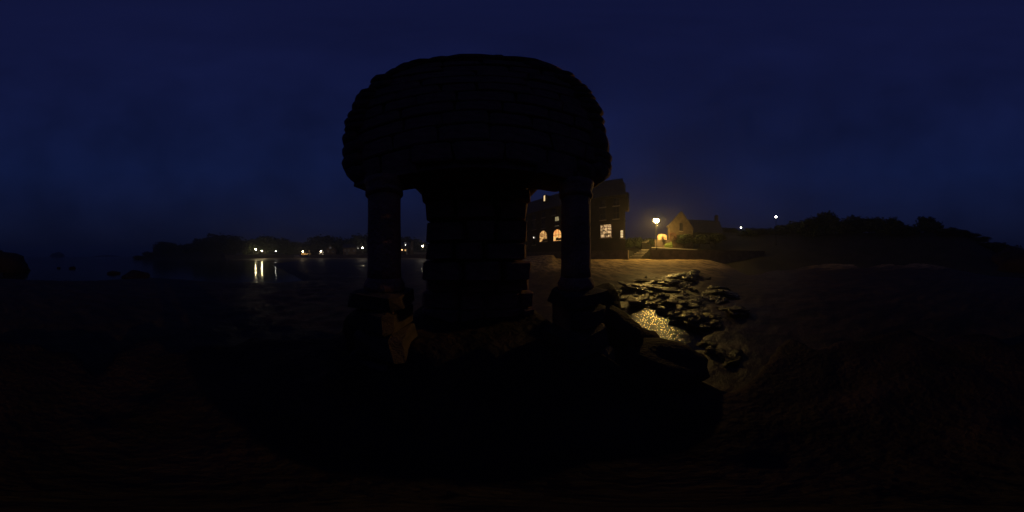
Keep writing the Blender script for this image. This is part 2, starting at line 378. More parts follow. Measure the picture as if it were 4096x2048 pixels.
wk = [rock_mesh('rock', weed_m, 20+s, 3, .75, rag=True) for s in range(6)]
random.seed(11)
def weed(px, py, zb, sx, sy, sz, i):
    d = (CH - zb)/math.tan(-elr(py)); x, y = gxy(px, d); z = beach_z(x, y)
    o = link('seaweed_rock', wk[i % 6], None, (x, y, z + sz*.05), (random.uniform(-.15, .15), random.uniform(-.15, .15), random.uniform(0, 6.28)), (sx, sy, sz))
    return tag(o, None, 'rock', 'seaweed rocks between the sand and the golden glint')
i = 0
WEED = [(2560,1150,1.0,.18),(2590,1143,.7,.15),(2640,1132,.6,.14),(2680,1128,1.0,.22),(2720,1125,1.2,.30),(2750,1122,.9,.34),(2762,1130,.6,.28),
        (2700,1140,.9,.2),(2735,1145,.8,.18),(2660,1155,.7,.14),(2690,1160,.8,.16),(2600,1165,.5,.14),(2570,1190,.7,.22),(2540,1215,.6,.24),
        (2620,1200,.55,.16),(2660,1185,.7,.15),(2700,1195,.8,.20),(2740,1180,.8,.16),(2650,1215,.6,.24),(2690,1225,.6,.26),(2720,1215,.7,.22),
        (2755,1205,.7,.16),(2780,1190,.6,.12),(2720,1245,.5,.22),(2680,1245,.42,.24),(2745,1255,.5,.2),(2770,1240,.55,.16),(2800,1225,.5,.12),(2820,1190,.6,.12),
        (2850,1160,.8,.14),(2880,1150,.7,.2),(2905,1170,.8,.16),(2870,1185,.6,.12),(2840,1250,.5,.12),(2800,1275,.4,.1),(2860,1275,.4,.12),(2455,1160,.5,.16),
        (2470,1165,.6,.18),(2490,1180,.4,.12),(2440,1145,.4,.14),(2510,1155,.5,.1),(2820,1345,.25,.08),(2870,1390,.25,.1),(2930,1410,.22,.08),(2950,1230,.5,.14)]
for k in range(70):
    WEED.append((int(random.gauss(2680, 85)), int(random.uniform(1122, 1275)), random.uniform(.08, .36), random.uniform(.05, .24)))
ROWS = ((1100, 1130, 'top'), (1130, 1145, 'second'), (1145, 1160, 'third'), (1160, 1180, 'fourth'), (1180, 1200, 'fifth'), (1200, 1220, 'sixth'), (1220, 1245, 'seventh'), (1245, 1300, 'eighth'), (1300, 1500, 'bottom'))
def glint(px, py): return 1212 < py < 1330 and 2530 < px < 2665 + (py - 1212)*.95
for y0, y1, nm in ROWS:
    row = sorted([w_ for w_ in WEED if y0 <= w_[1] < y1 and not glint(w_[0], w_[1]) and w_[0] > 2420])
    for k, (px, py, s, hgt) in enumerate(row):
        hgt = min(hgt, .55*s); o = weed(px, py, .5, s*random.uniform(.85, 1.2), s*random.uniform(.5, .8), hgt, i); i += 1
        place = 'leftmost' if k == 0 else 'rightmost' if k == len(row)-1 else ORD[k] + ' from the left'
        o['label'] = 'dark wet seaweed rock, %s in the %s row below the quay' % (place, nm)
random.seed(5)
# puddles left in the sand: flat sheets just above the beach
def puddle(px, py, rx, ry, rz, label, zoff=.05):
    d = (CH - .33)/math.tan(-elr(py)); x, y = gxy(px, d)
    z = max(beach_z(x + dx, y + dy) for dx in (-.3, 0, .3) for dy in (-.3, 0, .3))
    vs = [(0, 0, 0)] + [(rx*math.cos(t)*(1 + .25*noise.noise(Vector((math.cos(t)*2+px, math.sin(t)*2, 1)))), ry*math.sin(t)*(1 + .25*noise.noise(Vector((math.cos(t)*2, math.sin(t)*2+py, 5)))), 0) for t in [2*math.pi*k/28 for k in range(28)]]
    o = MB().add(vs, [(0, k+1, (k+1) % 28 + 1) for k in range(28)]).build('tide_pool', pool_m, loc=(x, y, z + zoff), rot=(0, 0, rz))
    return tag(o, label, 'pool', kind='structure')
stream_m = water('rippled_stream', .12, .28, bscale=11.0, detail=4); vs = []
for k in range(40):
    a_ = 2*math.pi*k/40; w_ = 1 + .35*noise.noise(Vector((math.cos(a_)*3, math.sin(a_)*3, 2))); t, n_ = 2.9*w_*math.cos(a_), 1.1*w_*math.sin(a_); n_ += .07*t*t; vs.append((3.9 + .537*t + .844*n_, 3.15 + .844*t - .537*n_, .25))
tag(MB().add(vs, [tuple(range(40))]).build('tide_stream', stream_m), 'shallow rippled stream of sea water glinting gold among the rocks', 'stream', kind='structure')
puddle(1452, 1064, 2.6, .8, azr(1452)*-1, 'small tide pool glinting left of the left column')
puddle(1695, 1077, 1.6, .30, azr(1695)*-1, 'thin tide pool between the left column and the pier, farther one')
puddle(1696, 1087, 1.3, .32, azr(1695)*-1, 'thin tide pool between the left column and the pier, nearer one')
puddle(2600, 1143, 1.2, .5, azr(2600)*-1, 'rock pool among the seaweed rocks below the lamp')
puddle(2618, 1170, .6, .4, azr(2600)*-1, 'narrow rock pool just above the golden glint')

# ------------------------------------------------------------------ the oratory
AO = 12.6
OY = 1.85
cx, cy = OY*math.sin(R(-AO)), OY*math.cos(R(-AO))
orat = empty('oratory', (cx, cy, CH - .9), R(AO), 'small granite oratory with arched stone roof on two columns and a pier', 'oratory')
def lo(x, y, z): return Vector((x, y - OY, z + .9))        # camera-relative metres -> oratory space
def stone_mesh(seed, mat=granite, wob=.045, bev=.09, seg=1):
    import bmesh
    bm = bmesh.new(); bmesh.ops.create_cube(bm, size=1)
    bmesh.ops.bevel(bm, geom=bm.edges[:], offset=bev, segments=seg, affect='EDGES')
    o = Vector((seed*3.7, seed*1.9, seed))
    for v in bm.verts: v.co += Vector((noise.noise(v.co*2 + o), noise.noise(v.co*2 + o*2), noise.noise(v.co*2 - o)))*wob*2
    me = bpy.data.meshes.new('stone'); bm.to_mesh(me); bm.free(); me.materials.append(mat); return me
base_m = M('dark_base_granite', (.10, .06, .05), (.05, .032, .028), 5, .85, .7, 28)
SM = [stone_mesh(s) for s in range(8)]
SMB = [stone_mesh(s + 40, base_m, .07, .14, 1) for s in range(8)]
def worn_mesh(seed, mat):
    bm = bmesh.new(); bmesh.ops.create_cube(bm, size=1); bmesh.ops.subdivide_edges(bm, edges=bm.edges[:], cuts=2, use_grid_fill=True)
    o = Vector((seed*3.7, seed*1.9, seed))
    for v in bm.verts:
        c = v.co*2; k = (abs(c.x)**4 + abs(c.y)**4 + abs(c.z)**4)**-.25
        v.co = c*k*.54 + Vector((noise.noise(c + o), noise.noise(c + o*2), noise.noise(c - o)))*.05
    me = bpy.data.meshes.new('stone'); bm.to_mesh(me); bm.free(); me.materials.append(mat)
    me.polygons.foreach_set('use_smooth', [True]*len(me.polygons)); return me
SMR = [worn_mesh(s + 20, granite_d) for s in range(8)]
def stone(name, parent, c, size, rot=(0, 0, 0), base=Vector((0,0,0)), ms=SM):
    return link(name, random.choice(ms), parent, lo(*c) - base, rot, size)
prof = [(0,3.30),(.28,3.27),(.54,3.17),(.713,2.92),(.88,2.63),(.98,2.41),(1.09,2.12),(1.17,1.81),(1.215,1.57),(1.235,1.30),(1.255,1.08),(1.235,.93),(1.15,.83),(1.0,.745)]
def half(z):
    for (x0, z0), (x1, z1) in zip(prof, prof[1:]):
        if z1 <= z <= z0: return x0 + (x1-x0)*(z0-z)/(z0-z1+1e-9)
    return .98 if z < .8 else 0
F0, F1 = 1.18, 1.50                        # front and back of the arched slab
poly = [(x*.96, .78 + (z-.78)*.977) for x, z in prof]; poly = poly + [(-x, z) for x, z in poly[:0:-1]]
roof = MB().prism([(x, z+.9) for x, z in poly], F0 + .05 - OY, F1 - .05 - OY).build('roof', granite_d, orat)
# edge stones following the arch
pts = [Vector((x, 0, z)) for x, z in prof]
full = [Vector((-p.x, 0, p.z)) for p in pts[:0:-1]] + pts
cum = [0]
for a, b in zip(full, full[1:]): cum.append(cum[-1] + (b-a).length)
def at(s):
    for k in range(len(full)-1):
        if s <= cum[k+1]:
            t = (s-cum[k])/(cum[k+1]-cum[k]); return full[k].lerp(full[k+1], t), (full[k+1]-full[k]).normalized()
    return full[-1], (full[-1]-full[-2]).normalized()
s = .04
while s < cum[-1]:
    ln = random.choice((.11, .14, .18, .22, .27, .33)); p, d = at(min(cum[-1], s + ln/2))
    out = Vector((-d.z, 0, d.x)) if True else None
    if out.dot(p - Vector((0, 0, 1.6))) < 0: out = -out
    th = random.uniform(.16, .28); off = -th*.5 + random.uniform(-.025, .035)
    if p.z > 3.0: off = -th*.5 + random.uniform(-.008, .012)
    c = p + out*off; ang = -math.atan2(d.z, d.x)
    stone('edge_stone', roof, (c.x, (F0+F1)/2 - .02 + random.uniform(-.015, .01), c.z), (ln*1.15, F1-F0+.05, th), (0, ang + random.uniform(-.10, .10)*(.35 if p.z > 2.9 else 1), 0), ms=SMR)
    s += ln*.97
# coursed face of the slab
z = .80
while z < 3.12:
    hh = random.uniform(.17, .25); hwid = half(z + hh/2) - .16; x = -hwid
    while x < hwid - .08:
        ln = min(random.uniform(.25, .5), hwid - x)
        if hwid - x - ln < .12: ln = hwid - x
        stone('face_stone', roof, (x + ln/2, F0 + .07 + random.uniform(-.012, .012), z + hh/2), (ln - .015, .14, hh - .012))
        x += ln
    z += hh
# eave bed stones under the slab, on the columns
for sx_ in (-1, 1):
    for k, (xa, xb, zt, zb) in enumerate([(.46, .80, .83, .70), (.81, 1.10, .85, .71)]):
        stone('bed_stone', roof, (sx_*(xa+xb)/2, (F0+F1)/2, (zt+zb)/2), (xb-xa, F1-F0+.02, zt-zb), (0, sx_*(-.16 if k else 0), 0))
# narrower vault behind, over the pier
B1 = 2.62
prof2 = [(.66*x/1.255 if z < 2.9 else x*.5, .76 + (z-.745)*.80) for x, z in prof]
poly2 = [(x*.93, .80 + (z-.80)*.95) for x, z in prof2]; poly2 = poly2 + [(-x, z) for x, z in poly2[:0:-1]]
vault = MB().prism([(x, z+.9) for x, z in poly2], F1 - .049 - OY, B1 - OY).build('vault', granite_d, orat)
pts = [Vector((x, 0, z)) for x, z in prof2]; full = [Vector((-p.x, 0, p.z)) for p in pts[:0:-1]] + pts
cum = [0]
for a, b in zip(full, full[1:]): cum.append(cum[-1] + (b-a).length)
for row in range(3):
    ya, yb = F1 + .01 + row*(B1-F1)/3, F1 + (row+1)*(B1-F1)/3 - .01
    s = .02
    while s < cum[-1]:
        ln = random.uniform(.2, .34); p, d = at(min(cum[-1], s+ln/2)); out = Vector((-d.z, 0, d.x))
        if out.dot(p - Vector((0, 0, 1.6))) < 0: out = -out
        c = p - out*random.uniform(.05, .08)
        stone('vault_stone', vault, (c.x, (ya+yb)/2, c.z), (ln*1.02, yb-ya, .17), (0, -math.atan2(d.z, d.x), 0), ms=SMR); s += ln
# soffit slab spanning to the pier
for k in range(3):
    stone('soffit_slab', vault, (-.42 + .42*k, 1.75, .80), (.43, .70, .12))
# pier
P0, P1 = 1.90, 2.55
pier = MB().box(-.56, .58, P0 + .12 - OY, P1 - .04 - OY, -.25, 1.70).build('pier', granite_d, orat)
z = -1.12
while z < .62:
    hh = random.uniform(.17, .24); hh = min(hh, .74 - z)
    wl = -.60 - (.05 if z < -.15 else 0) - (.05 if z < -.6 else 0) - (.05 if z > .45 else 0); wr = .63 + (.05 if z < -.15 else 0) + (.06 if z < -.6 else 0) + (.05 if z > .45 else 0)
    PF = 1.98
    if z > -.3: wl *= .89; wr *= .87; PF = 1.62
    x = wl
    while x < wr - .05:
        ln = min(random.uniform(.3, .5), wr - x)
        if wr - x - ln < .16: ln = wr - x
        stone('pier_stone', pier, (x + ln/2, (PF+P1)/2, z + hh/2), (ln - .012, P1 - PF + random.uniform(-.02, .03), hh - .01)); x += ln
    z += hh
# columns and their pedestals
for X, rad, dz in ((-.785, .150, 0.), (.872, .138, -.03)):
    base = Vector((X, 1.24 - OY, 0.9))
    c = MB().lathe([(rad*1.03, -.21), (rad*1.0, -.1), (rad*1.01, .1), (rad*.985, .35), (rad*.99, .58)], 24).build('column', granite, orat, True, loc=base)
    MB().lathe([(rad*1.02, .55), (rad*1.14, .57), (rad*1.14, .60), (rad*1.03, .62), (rad*1.12, .66), (rad*1.22, .72)], 24).build('capital', granite, c, True)
    MB().lathe([(rad*1.22, -.30), (rad*1.24, -.25), (rad*1.12, -.215), (rad*1.05, -.19)], 24).build('base', granite, c, True)
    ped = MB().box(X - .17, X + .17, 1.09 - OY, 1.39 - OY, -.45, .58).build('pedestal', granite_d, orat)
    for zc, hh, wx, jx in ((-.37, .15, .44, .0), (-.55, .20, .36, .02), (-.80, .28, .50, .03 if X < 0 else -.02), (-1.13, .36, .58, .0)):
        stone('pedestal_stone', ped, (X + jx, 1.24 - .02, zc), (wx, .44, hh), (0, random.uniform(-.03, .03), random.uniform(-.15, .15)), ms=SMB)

# ------------------------------------------------------------------ lamps
def lamp(px, py, d, zg, label, kind='globe', r=.2, strength=80, c=(1., .78, .5), group='lit street lamps'):
    p = pt(px, py, d); t = empty('street_lamp', (p.x, p.y, zg), -azr(px), label, 'street lamp', group)
    h = p.z - zg; em = emit('lamp_glow', c, strength)
    MB().lathe([(.11, 0), (.11, .35), (.07, .4), (.055, .8), (.045, h - r*1.35)], 10).build('post', post_m, t, True)
    if kind == 'globe':
        MB().lathe([(.3*r, -r*1.0), (.72*r, -r*.78), (.97*r, -r*.3), (r, 0), (.95*r, r*.35), (.7*r, r*.75), (.3*r, r*.97)], 12, (0, 0, h)).build('globe', em, t, True)
        MB().lathe([(.05, h - r*1.4), (.1, h - r*1.2), (.32*r, h - r*1.01)], 10).build('collar', dark_metal, t, True)
        MB().lathe([(.32*r, h + r*.98), (.2*r, h + r*1.12), (.03, h + r*1.3)], 10).build('cap', dark_metal, t, True)
    else:                                  # four-sided lantern, wider at the top
        MB().hexa([(-.55*r, -.55*r, h-r), (.55*r, -.55*r, h-r), (.55*r, .55*r, h-r), (-.55*r, .55*r, h-r)], [(-r, -r, h+r*.7), (r, -r, h+r*.7), (r, r, h+r*.7), (-r, r, h+r*.7)]).build('lantern', em, t)
        MB().lathe([(.05, h - r*1.4), (.62*r, h - r*1.02)], 10).build('collar', dark_metal, t, True)
        MB().hexa([(-1.15*r, -1.15*r, h+r*.705), (1.15*r, -1.15*r, h+r*.705), (1.15*r, 1.15*r, h+r*.705), (-1.15*r, 1.15*r, h+r*.705)], [(-.25*r, -.25*r, h+r*1.3), (.25*r, -.25*r, h+r*1.3), (.25*r, .25*r, h+r*1.3), (-.25*r, .25*r, h+r*1.3)]).build('cap', dark_metal, t)
    return t
lt = lamp(2625, 881, distq(2625, 25.3), tz, 'brightest amber street lamp above the quay steps', 'globe', .38, 690, (1., .62, .15))
LH = pt(2625, 881, distq(2625, 25.3)).z - tz
MB().lathe([(.62, LH+.12), (.60, LH+.16), (.42, LH+.34), (.14, LH+.46), (.04, LH+.58)], 24).build('hood', dark_metal, lt, True)
gz = lambda px, d: hill_z(*gxy(px, d))
lamp(2964, 911, 40, gz(2964, 40) - .2, 'white lantern street lamp low over the trees, right of the chapel', 'lantern', .17, 25, (1., .93, .75))
lamp(3104, 868, 36, gz(3104, 36) - .2, 'white lantern street lamp highest on the wooded hill', 'lantern', .20, 30, (1., .93, .78))
def fz(px, d): return far_land(*gxy(px, d))
def sd(px): return shore_d(math.degrees(azr(px)))
lamp(1023, 998, sd(1023)+3, 2.9, 'leftmost street lamp of the far shore with a streak on the water', 'lantern', .30, 190, (1., .80, .42))
lamp(1048, 1004, sd(1048)+1.6, 2.9, 'second street lamp from the left on the far shore, longest streak on the water', 'lantern', .30, 260, (1., .80, .42))
lamp(1103, 1005, sd(1103)+1.6, 2.9, 'pale lantern on the far shore, third from the left', 'lantern', .24, 22, (1., .90, .82))
lamp(1211, 1006, sd(1211)+2.0, 2.95, 'street lamp beside the glowing orange wall on the far shore', 'globe', .26, 150, (1., .72, .40))
lamp(1283.5, 1005, sd(1283)+2.0, 2.95, 'street lamp at the little lit kiosk on the far shore', 'globe', .26, 60, (1., .82, .55))
lamp(1450, 991, sd(1450)+2.0, 2.95, 'street lamp against the left edge of the left column', 'globe', .30, 90, (1., .82, .58))
lamp(1690, 984, sd(1690)+2.0, 2.95, 'street lamp beside the pier, over the far balustrade', 'globe', .32, 90, (1., .82, .58))

# ------------------------------------------------------------------ hotel
hc = NN*26.0
hot = empty('hotel_building', (hc.x, hc.y, CH + .6), RQ, 'tall dark granite building with lit arched windows behind the right column', 'building')
HZ = CH + .6
def hit(px, py):                          # photo column/row on the facade -> local x, z
    s = along(px, 26.0); d = distq(px, 26.0); return s, d*math.tan(elr(py)) - .6
xr = hit(2503, 900)[0]; xp = hit(2383, 900)[0]; xl = hit(2075, 900)[0] - 6
EV, TOP = 10.0, 13.55
MB().box(xl, xp - .002, .002, 12, -2.5, EV).build('wall', hotel_m, hot)
SK = -.30*12.65
MB().hexa([(xp, -.35, -2.5), (xr, -.35, -2.5), (xr+SK, 12.3, -2.5), (xp, 12.3, -2.5)], [(xp, -.35, EV-.1), (xr, -.35, EV-.1), (xr+SK, 12.3, EV-.1), (xp, 12.3, EV-.1)]).build('pavilion', hotel_m, hot)
rf = MB().hexa([(xl, -.25, EV), (xp-.01, -.25, EV), (xp-.01, 12.2, EV), (xl, 12.2, EV)], [(xl+1, 1.1, TOP), (xp-.01, 1.1, TOP), (xp-.01, 11, TOP), (xl+1, 11, TOP)]).build('roof', slate, hot)
rp = MB().hexa([(xp-.25, -.6, EV-.08), (xr+.2, -.6, EV-.08), (xr+.2+SK, 12.5, EV-.08), (xp-.25, 12.5, EV-.08)], [(xp+.55, .7, TOP+.25), (xr-.75, .7, TOP+.25), (xr-.75+SK, 11.3, TOP+.25), (xp+.55, 11.3, TOP+.25)]).build('pavilion_roof', slate, hot)
MB().box(xr-1.3, xr-.35, .2, 1.2, EV+.5, TOP-.9).build('dormer', hotel_m, rp)
MB().box(xr-.75, xr+.16, .9, 1.8, EV-2.6, EV+.9).build('chimney', hotel_m, rp)
MB().box(xl-.1, xp-.26, -.30, .001, EV-.32, EV-.005).build('cornice', hotel_m, hot)
MB().box(xp-.2, xr+.15, -.55, -.352, EV-.40, EV-.10).build('cornice', hotel_m, hot)
MB().box(xp-.1, xr+.1, -.42, -.352, 5.1, 5.3).build('string_course', hotel_m, hot)
MB().box(xl, xp-.12, -.08, .001, 5.1, 5.3).build('string_course', hotel_m, hot)
lit1 = room('lit_cream_room', (1., .52, .17), (.10, .05, .012), 1.0, 2.6)
lit2 = room('lit_amber_room', (1., .36, .09), (.9, .55, .17), 1.1, 2.6)
lit3 = room('lit_white_room', (1., .62, .28), (.02, .012, .006), .9, 4.2)
lit4 = emit('lit_pale_window', (1., .70, .34), 1.0)
dim1 = room('dim_curtained_room', (.34, .28, .14), (.05, .04, .03), 1.0, 2.0)
def window(x0, x1, z0, z1, y, mat, parent=hot, arch=False, nv=2, nh=2, fr=frame_m, frw=.07, lab=None, sill=True):
    w_ = x1-x0; zc = (x0+x1)/2
    def outline(m):
        if not arch: return [(x0-m, z0-m), (x1+m, z0-m), (x1+m, z1+m), (x0-m, z1+m)]
        rr_ = w_/2 + m; zs = z1 - w_/2
        return [(x0-m, z0-m), (x1+m, z0-m)] + [(zc + rr_*math.cos(R(a)), zs + rr_*math.sin(R(a))) for a in range(0, 181, 15)]
    pane = MB().prism(outline(0), y-.02, y-.006).build('window', mat, parent)
    if lab: pane['label'] = lab
    ou, inn = outline(frw), outline(-.0); n = len(ou); m = MB()
    vs = [(x, y-.075, z) for x, z in ou] + [(x, y-.075, z) for x, z in inn] + [(x, y-.004, z) for x, z in ou] + [(x, y-.004, z) for x, z in inn]
    fs = []
    for k in range(n):
        j = (k+1) % n; fs += [(k, j, n+j, n+k), (n+k, n+j, 3*n+j, 3*n+k), (2*n+k, k, n+k, 3*n+k)[:0] or (k, 2*n+k, 2*n+j, j)]
    m.add(vs, fs); m.build('frame', fr, pane)
    for k in range(1, nv):
        xx = x0 + w_*k/nv; top = z1 if not arch else z1 - w_/2 + math.sqrt(max(0, (w_/2)**2 - (xx-zc)**2))
        MB().box(xx-.03, xx+.03, y-.06, y-.021, z0, top).build('mullion', fr, pane)
    for k in range(1, nh):
        zz = z0 + (z1-z0)*k/nh if not arch else z1 - w_/2 - .12
        MB().box(x0, x1, y-.064, y-.022, zz-.045, zz+.045).build('transom', fr, pane)
        if arch: break
    if sill: MB().box(x0-.15, x1+.15, y-.16, y-.001, z0-.2, z0-.075).build('sill', pale_stone, pane)
    return pane
def wpx(px0, px1, py0, py1, y, mat, **k):
    xa, za = hit(px0, py1); xb, zb = hit(px1, py0); _, za2 = hit((px0+px1)/2, py1); _, zb2 = hit((px0+px1)/2, py0)
    return window(xa, xb, za2, zb2, y, mat, **k)
w1 = wpx(2159, 2188, 923, 966, .002, lit1, arch=True, nv=3, lab='lit arched window with cream interior')
w2 = wpx(2214, 2245, 918, 963, .002, lit2, arch=True, nv=3, lab='lit arched window with amber interior')
# people and furniture shapes inside the lower arch are read as dark pieces before the pane
xa, za = hit(2224, 962); xb, zb = hit(2246, 950)
MB().prism([(xa, za), (xb, za), (xb, zb), (xa + (xb-xa)*.5, zb-.1), (xa+(xb-xa)*.25, zb+.15), (xa, zb-.1)], -.05, -.022).build('curtain', frame_m, w2)
xa, za = hit(2170, 966); xb, zb = hit(2189, 955)
MB().prism([(xa, za), (xb, za), (xb, zb), (xa, zb)], -.05, -.022).build('curtain', frame_m, w1)
w3 = wpx(2221, 2236, 867, 904, .002, dim1, nv=2, nh=1, lab='tall pale window, dim in its lower half')
xa, za = hit(2221, 904); xb, zb = hit(2236, 882)
MB().box(xa, xb, -.055, -.024, za, zb).build('curtain', M('grey_curtain', (.05, .05, .045)), w3)
# attic window in its dormer
xa, za = hit(2174.5, 805); xb, zb = hit(2180.5, 781); xa, za = xa*1, za; dz_ = .55
dm = MB().prism([(xa-.35, za-.3), (xb+.35, za-.3), (xb+.35, zb+.05), ((xa+xb)/2, zb+.30), (xa-.35, zb+.05)], .05, 1.6).build('dormer', slate, rf)
window(xa, xb, za, zb, .05, lit4, parent=hot, nv=1, nh=1, sill=False, lab='small bright attic window')
w5 = wpx(2406, 2448, 900, 950, -.35, lit3, nv=3, nh=4, lab='large bay window with small bright panes')
w6 = wpx(2485, 2495, 923, 951, -.35, lit4, nv=1, nh=4, lab='narrow bright window at the building corner')
# dark windows of the other rooms
for x_ in [xl + 2.2 + 3.1*k for k in range(int((xp - xl - 3)/3.1))]:
    for z0, z1 in ((2.1, 4.3), (5.75, 7.75), (8.2, 9.5)):
        if any(abs(x_ + .55 - (q0+q1)/2) < 1.7 and abs((z0+z1)/2 - zc_) < 1.4 for q0, q1, zc_ in [(hit(2159, 940)[0], hit(2188, 940)[0], hit(2174, 945)[1]), (hit(2214, 940)[0], hit(2245, 940)[0], hit(2230, 940)[1]), (hit(2221, 880)[0], hit(2236, 880)[0], hit(2228, 885)[1])]): continue
        window(x_, x_ + 1.1, z0, z1, .002, glass_d, nv=2, nh=2)
for z0, z1 in ((5.75, 7.75), (8.1, 9.4)):
    for fr_ in (.28, .72):
        xx = xp + (xr-xp)*fr_; window(xx-.5, xx+.5, z0, z1, -.35, glass_d, nv=2, nh=2)
# small porch light left of the first arch
pl = pt(2135, 950, distq(2135, 25.8))
pe = empty('wall_lamp', (pl.x, pl.y, pl.z - .2), RQ, 'tiny white wall lamp left of the lit arched windows', 'wall lamp')
MB().box(-.05, .05, 0, .25, -.04, .04).build('bracket', dark_metal, pe)
MB().lathe([(.04, .0), (.08, .1), (.08, .28), (.03, .36)], 8).build('lantern', emit('porch_glow', (1., .9, .75), 2.2), pe, True)

# ------------------------------------------------------------------ chapel
CD = 31.5
ca = pt(2676, 958, 31.0); cb = pt(2772, 958, 34.0)
dv = Vector((cb.x-ca.x, cb.y-ca.y, 0)); W = dv.length; rz = math.atan2(dv.y, dv.x)
chz = CH + 1.9
chap = empty('chapel', ((ca.x+cb.x)/2, (ca.y+cb.y)/2, chz), rz, 'small gabled stone chapel lit from its left corner, right of the street lamp', 'chapel')
hE = pt(2676, 905, 31.0).z - chz; hA = pt(2722, 848, CD+.9).z - chz; hR = hA - .6
MB().prism([(-W/2, -.8), (W/2, -.8), (W/2, hE), (0, hA), (-W/2, hE)], 0, .55).build('gable_wall', plaster, chap)
SH = 4.2
MB().hexa([(-W/2+.05, .552, -.8), (W/2-.05, .552, -.8), (W/2-.05+SH, 7, -.8), (-W/2+.05+SH, 7, -.8)], [(-W/2+.05, .552, hE-.3), (W/2-.05, .552, hE-.3), (W/2-.05+SH, 7, hE-.3), (-W/2+.05+SH, 7, hE-.3)]).build('side_wall', plaster, chap)
MB().add([(-W/2+.04, .553, hE-.45), (W/2+.25, .553, hE-.45), (0, .553, hR), (-W/2+.04+SH, 7.2, hE-.45), (W/2+.25+SH, 7.2, hE-.45), (SH, 7.2, hR)], [(0, 1, 2), (3, 5, 4), (0, 2, 5, 3), (1, 4, 5, 2), (0, 3, 4, 1)]).build('roof', slate, chap)
for s_ in (-1, 1):
    MB().prism([(s_*W/2*1.04, hE-.12), (s_*W/2*1.04, hE+.10), (0, hA+.2), (0, hA-.02)][::s_], -.08, .62).build('gable_coping', wall_stone, chap)
    MB().box(s_*W/2-.22, s_*W/2+.22, -.14, .66, hE-.25, hE+.06).build('kneeler_stone', wall_stone, chap)
xw = -W/2 + W*(2719-2676)/90
window(xw-.36, xw+.36, pt(2719, 922, CD+.5).z-chz, pt(2719, 889, CD+.5).z-chz, -.001, glass_d, parent=chap, arch=True, nv=2, nh=1, fr=wall_stone, frw=.14)
pa, pb = pt(2742, 960, 41), pt(2890, 960, 43); dv = pb - pa; WL = math.hypot(dv.x, dv.y)
lh = empty('long_house', ((pa.x+pb.x)/2, (pa.y+pb.y)/2, CH + 2.6), math.atan2(dv.y, dv.x), 'long low dark house with a chimney behind the chapel', 'house')
zr = pt(2815, 880, 45).z - CH - 2.6
MB().box(-WL/2, WL/2, 0, 7, -1.5, 3.4).build('wall', hotel_m, lh)
lr = MB().hexa([(-WL/2-.2, -.3, 3.403), (WL/2+.2, -.3, 3.403), (WL/2+.2, 7.3, 3.403), (-WL/2-.2, 7.3, 3.403)], [(-WL/2-.2, 3.4, zr), (WL/2+.2, 3.4, zr), (WL/2+.2, 3.6, zr), (-WL/2-.2, 3.6, zr)]).build('roof', slate, lh)
MB().box(WL/2-1.1, WL/2-.3, 2.9, 4.1, zr-.7, zr+1.6).build('chimney', hotel_m, lr)
for k in range(4): window(-WL/2 + 1.5 + k*WL/4.4, -WL/2 + 2.5 + k*WL/4.4, 1.0, 2.5, -.001, glass_d, parent=lh)
# garden wall and bare shrubs left of the chapel
ga = pt(2631, 957, 28.6); gb = pt(2667, 959, 29.0); dv = gb-ga; dv.z = 0; gl = dv.length
gw = empty('garden_wall', ((ga.x+gb.x)/2, (ga.y+gb.y)/2, tz+.6), math.atan2(dv.y, dv.x), 'pale plastered wall piece glowing pinkish left of the chapel', 'garden wall')
zt = pt(2650, 936, 28.8).z - tz - .6; zb_ = pt(2650, 960, 28.8).z - tz - .6
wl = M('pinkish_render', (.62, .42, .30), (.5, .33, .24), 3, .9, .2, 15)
mm = MB().prism([(-gl/2, -.8), (gl/2, -.8), (gl/2, zt-.35)] + [(gl*.5*math.cos(R(a)), zt-.35 + .35*math.sin(R(a))) for a in range(15, 180, 15)] + [(-gl/2, zt-.35)], 0, .35).build('wall', wl, gw)
MB().box(-gl/2-.6, gl/2+.5, -.5, -.1, -.8, zb_).build('low_wall', wall_stone, gw)

# ------------------------------------------------------------------ trees
import bmesh
def crown_mesh(name, mat, seed, n, clumps, leafs, flat=1., pine=False):
    rnd = random.Random(seed); m = MB()
    cl = []
    for k in range(clumps):
        while True:
            p = Vector((rnd.uniform(-1, 1), rnd.uniform(-1, 1), rnd.uniform(-1, 1)))
            if p.length < .8: break
        rad = rnd.uniform(.26, .46)
        cl.append((Vector((p.x*.85, p.y*.85, p.z*flat*.85)), rad))
    for k in range(n):
        c, rad = cl[k % clumps]
        d = Vector((rnd.gauss(0, 1), rnd.gauss(0, 1), rnd.gauss(0, 1))).normalized()
        p = c + d*rad*(rnd.random()**.4)*(1 if rnd.random() < .9 else rnd.uniform(1, 1.5)); s = leafs*rnd.uniform(.6, 1.4)
        u = Vector((rnd.gauss(0, 1), rnd.gauss(0, 1), rnd.gauss(0, .6))).normalized(); v = u.orthogonal().normalized()
        v = (v*math.cos(k) + u.cross(v)*math.sin(k))
        m.add([p - u*s, p + v*s*.55, p + u*s, p - v*s*.55], [(0, 1, 2, 3)])
    return m.mesh(name, mat)
crowns = [crown_mesh('crown', leaf, s, 3600, 30, .085, .95) for s in range(3)]
pines = [crown_mesh('crown', needle, 40+s, 2400, 16, .08, .45) for s in range(2)]
def trunk_mesh(seed, top=1.0):
    rnd = random.Random(seed); m = MB(); p = Vector((0, 0, -.15)); r = .035
    for k in range(4):
        q = p + Vector((rnd.uniform(-.03, .03), rnd.uniform(-.03, .03), .19)); m.tube(p, q, r, r*.8, 7); p, r = q, r*.8
        if k > 0:
            for j in range(2):
                a = rnd.uniform(0, 6.28); m.tube(p, p + Vector((.26*math.cos(a), .26*math.sin(a), rnd.uniform(.12, .25))), r*.7, r*.25, 5)
    return m.mesh('trunk', bark)
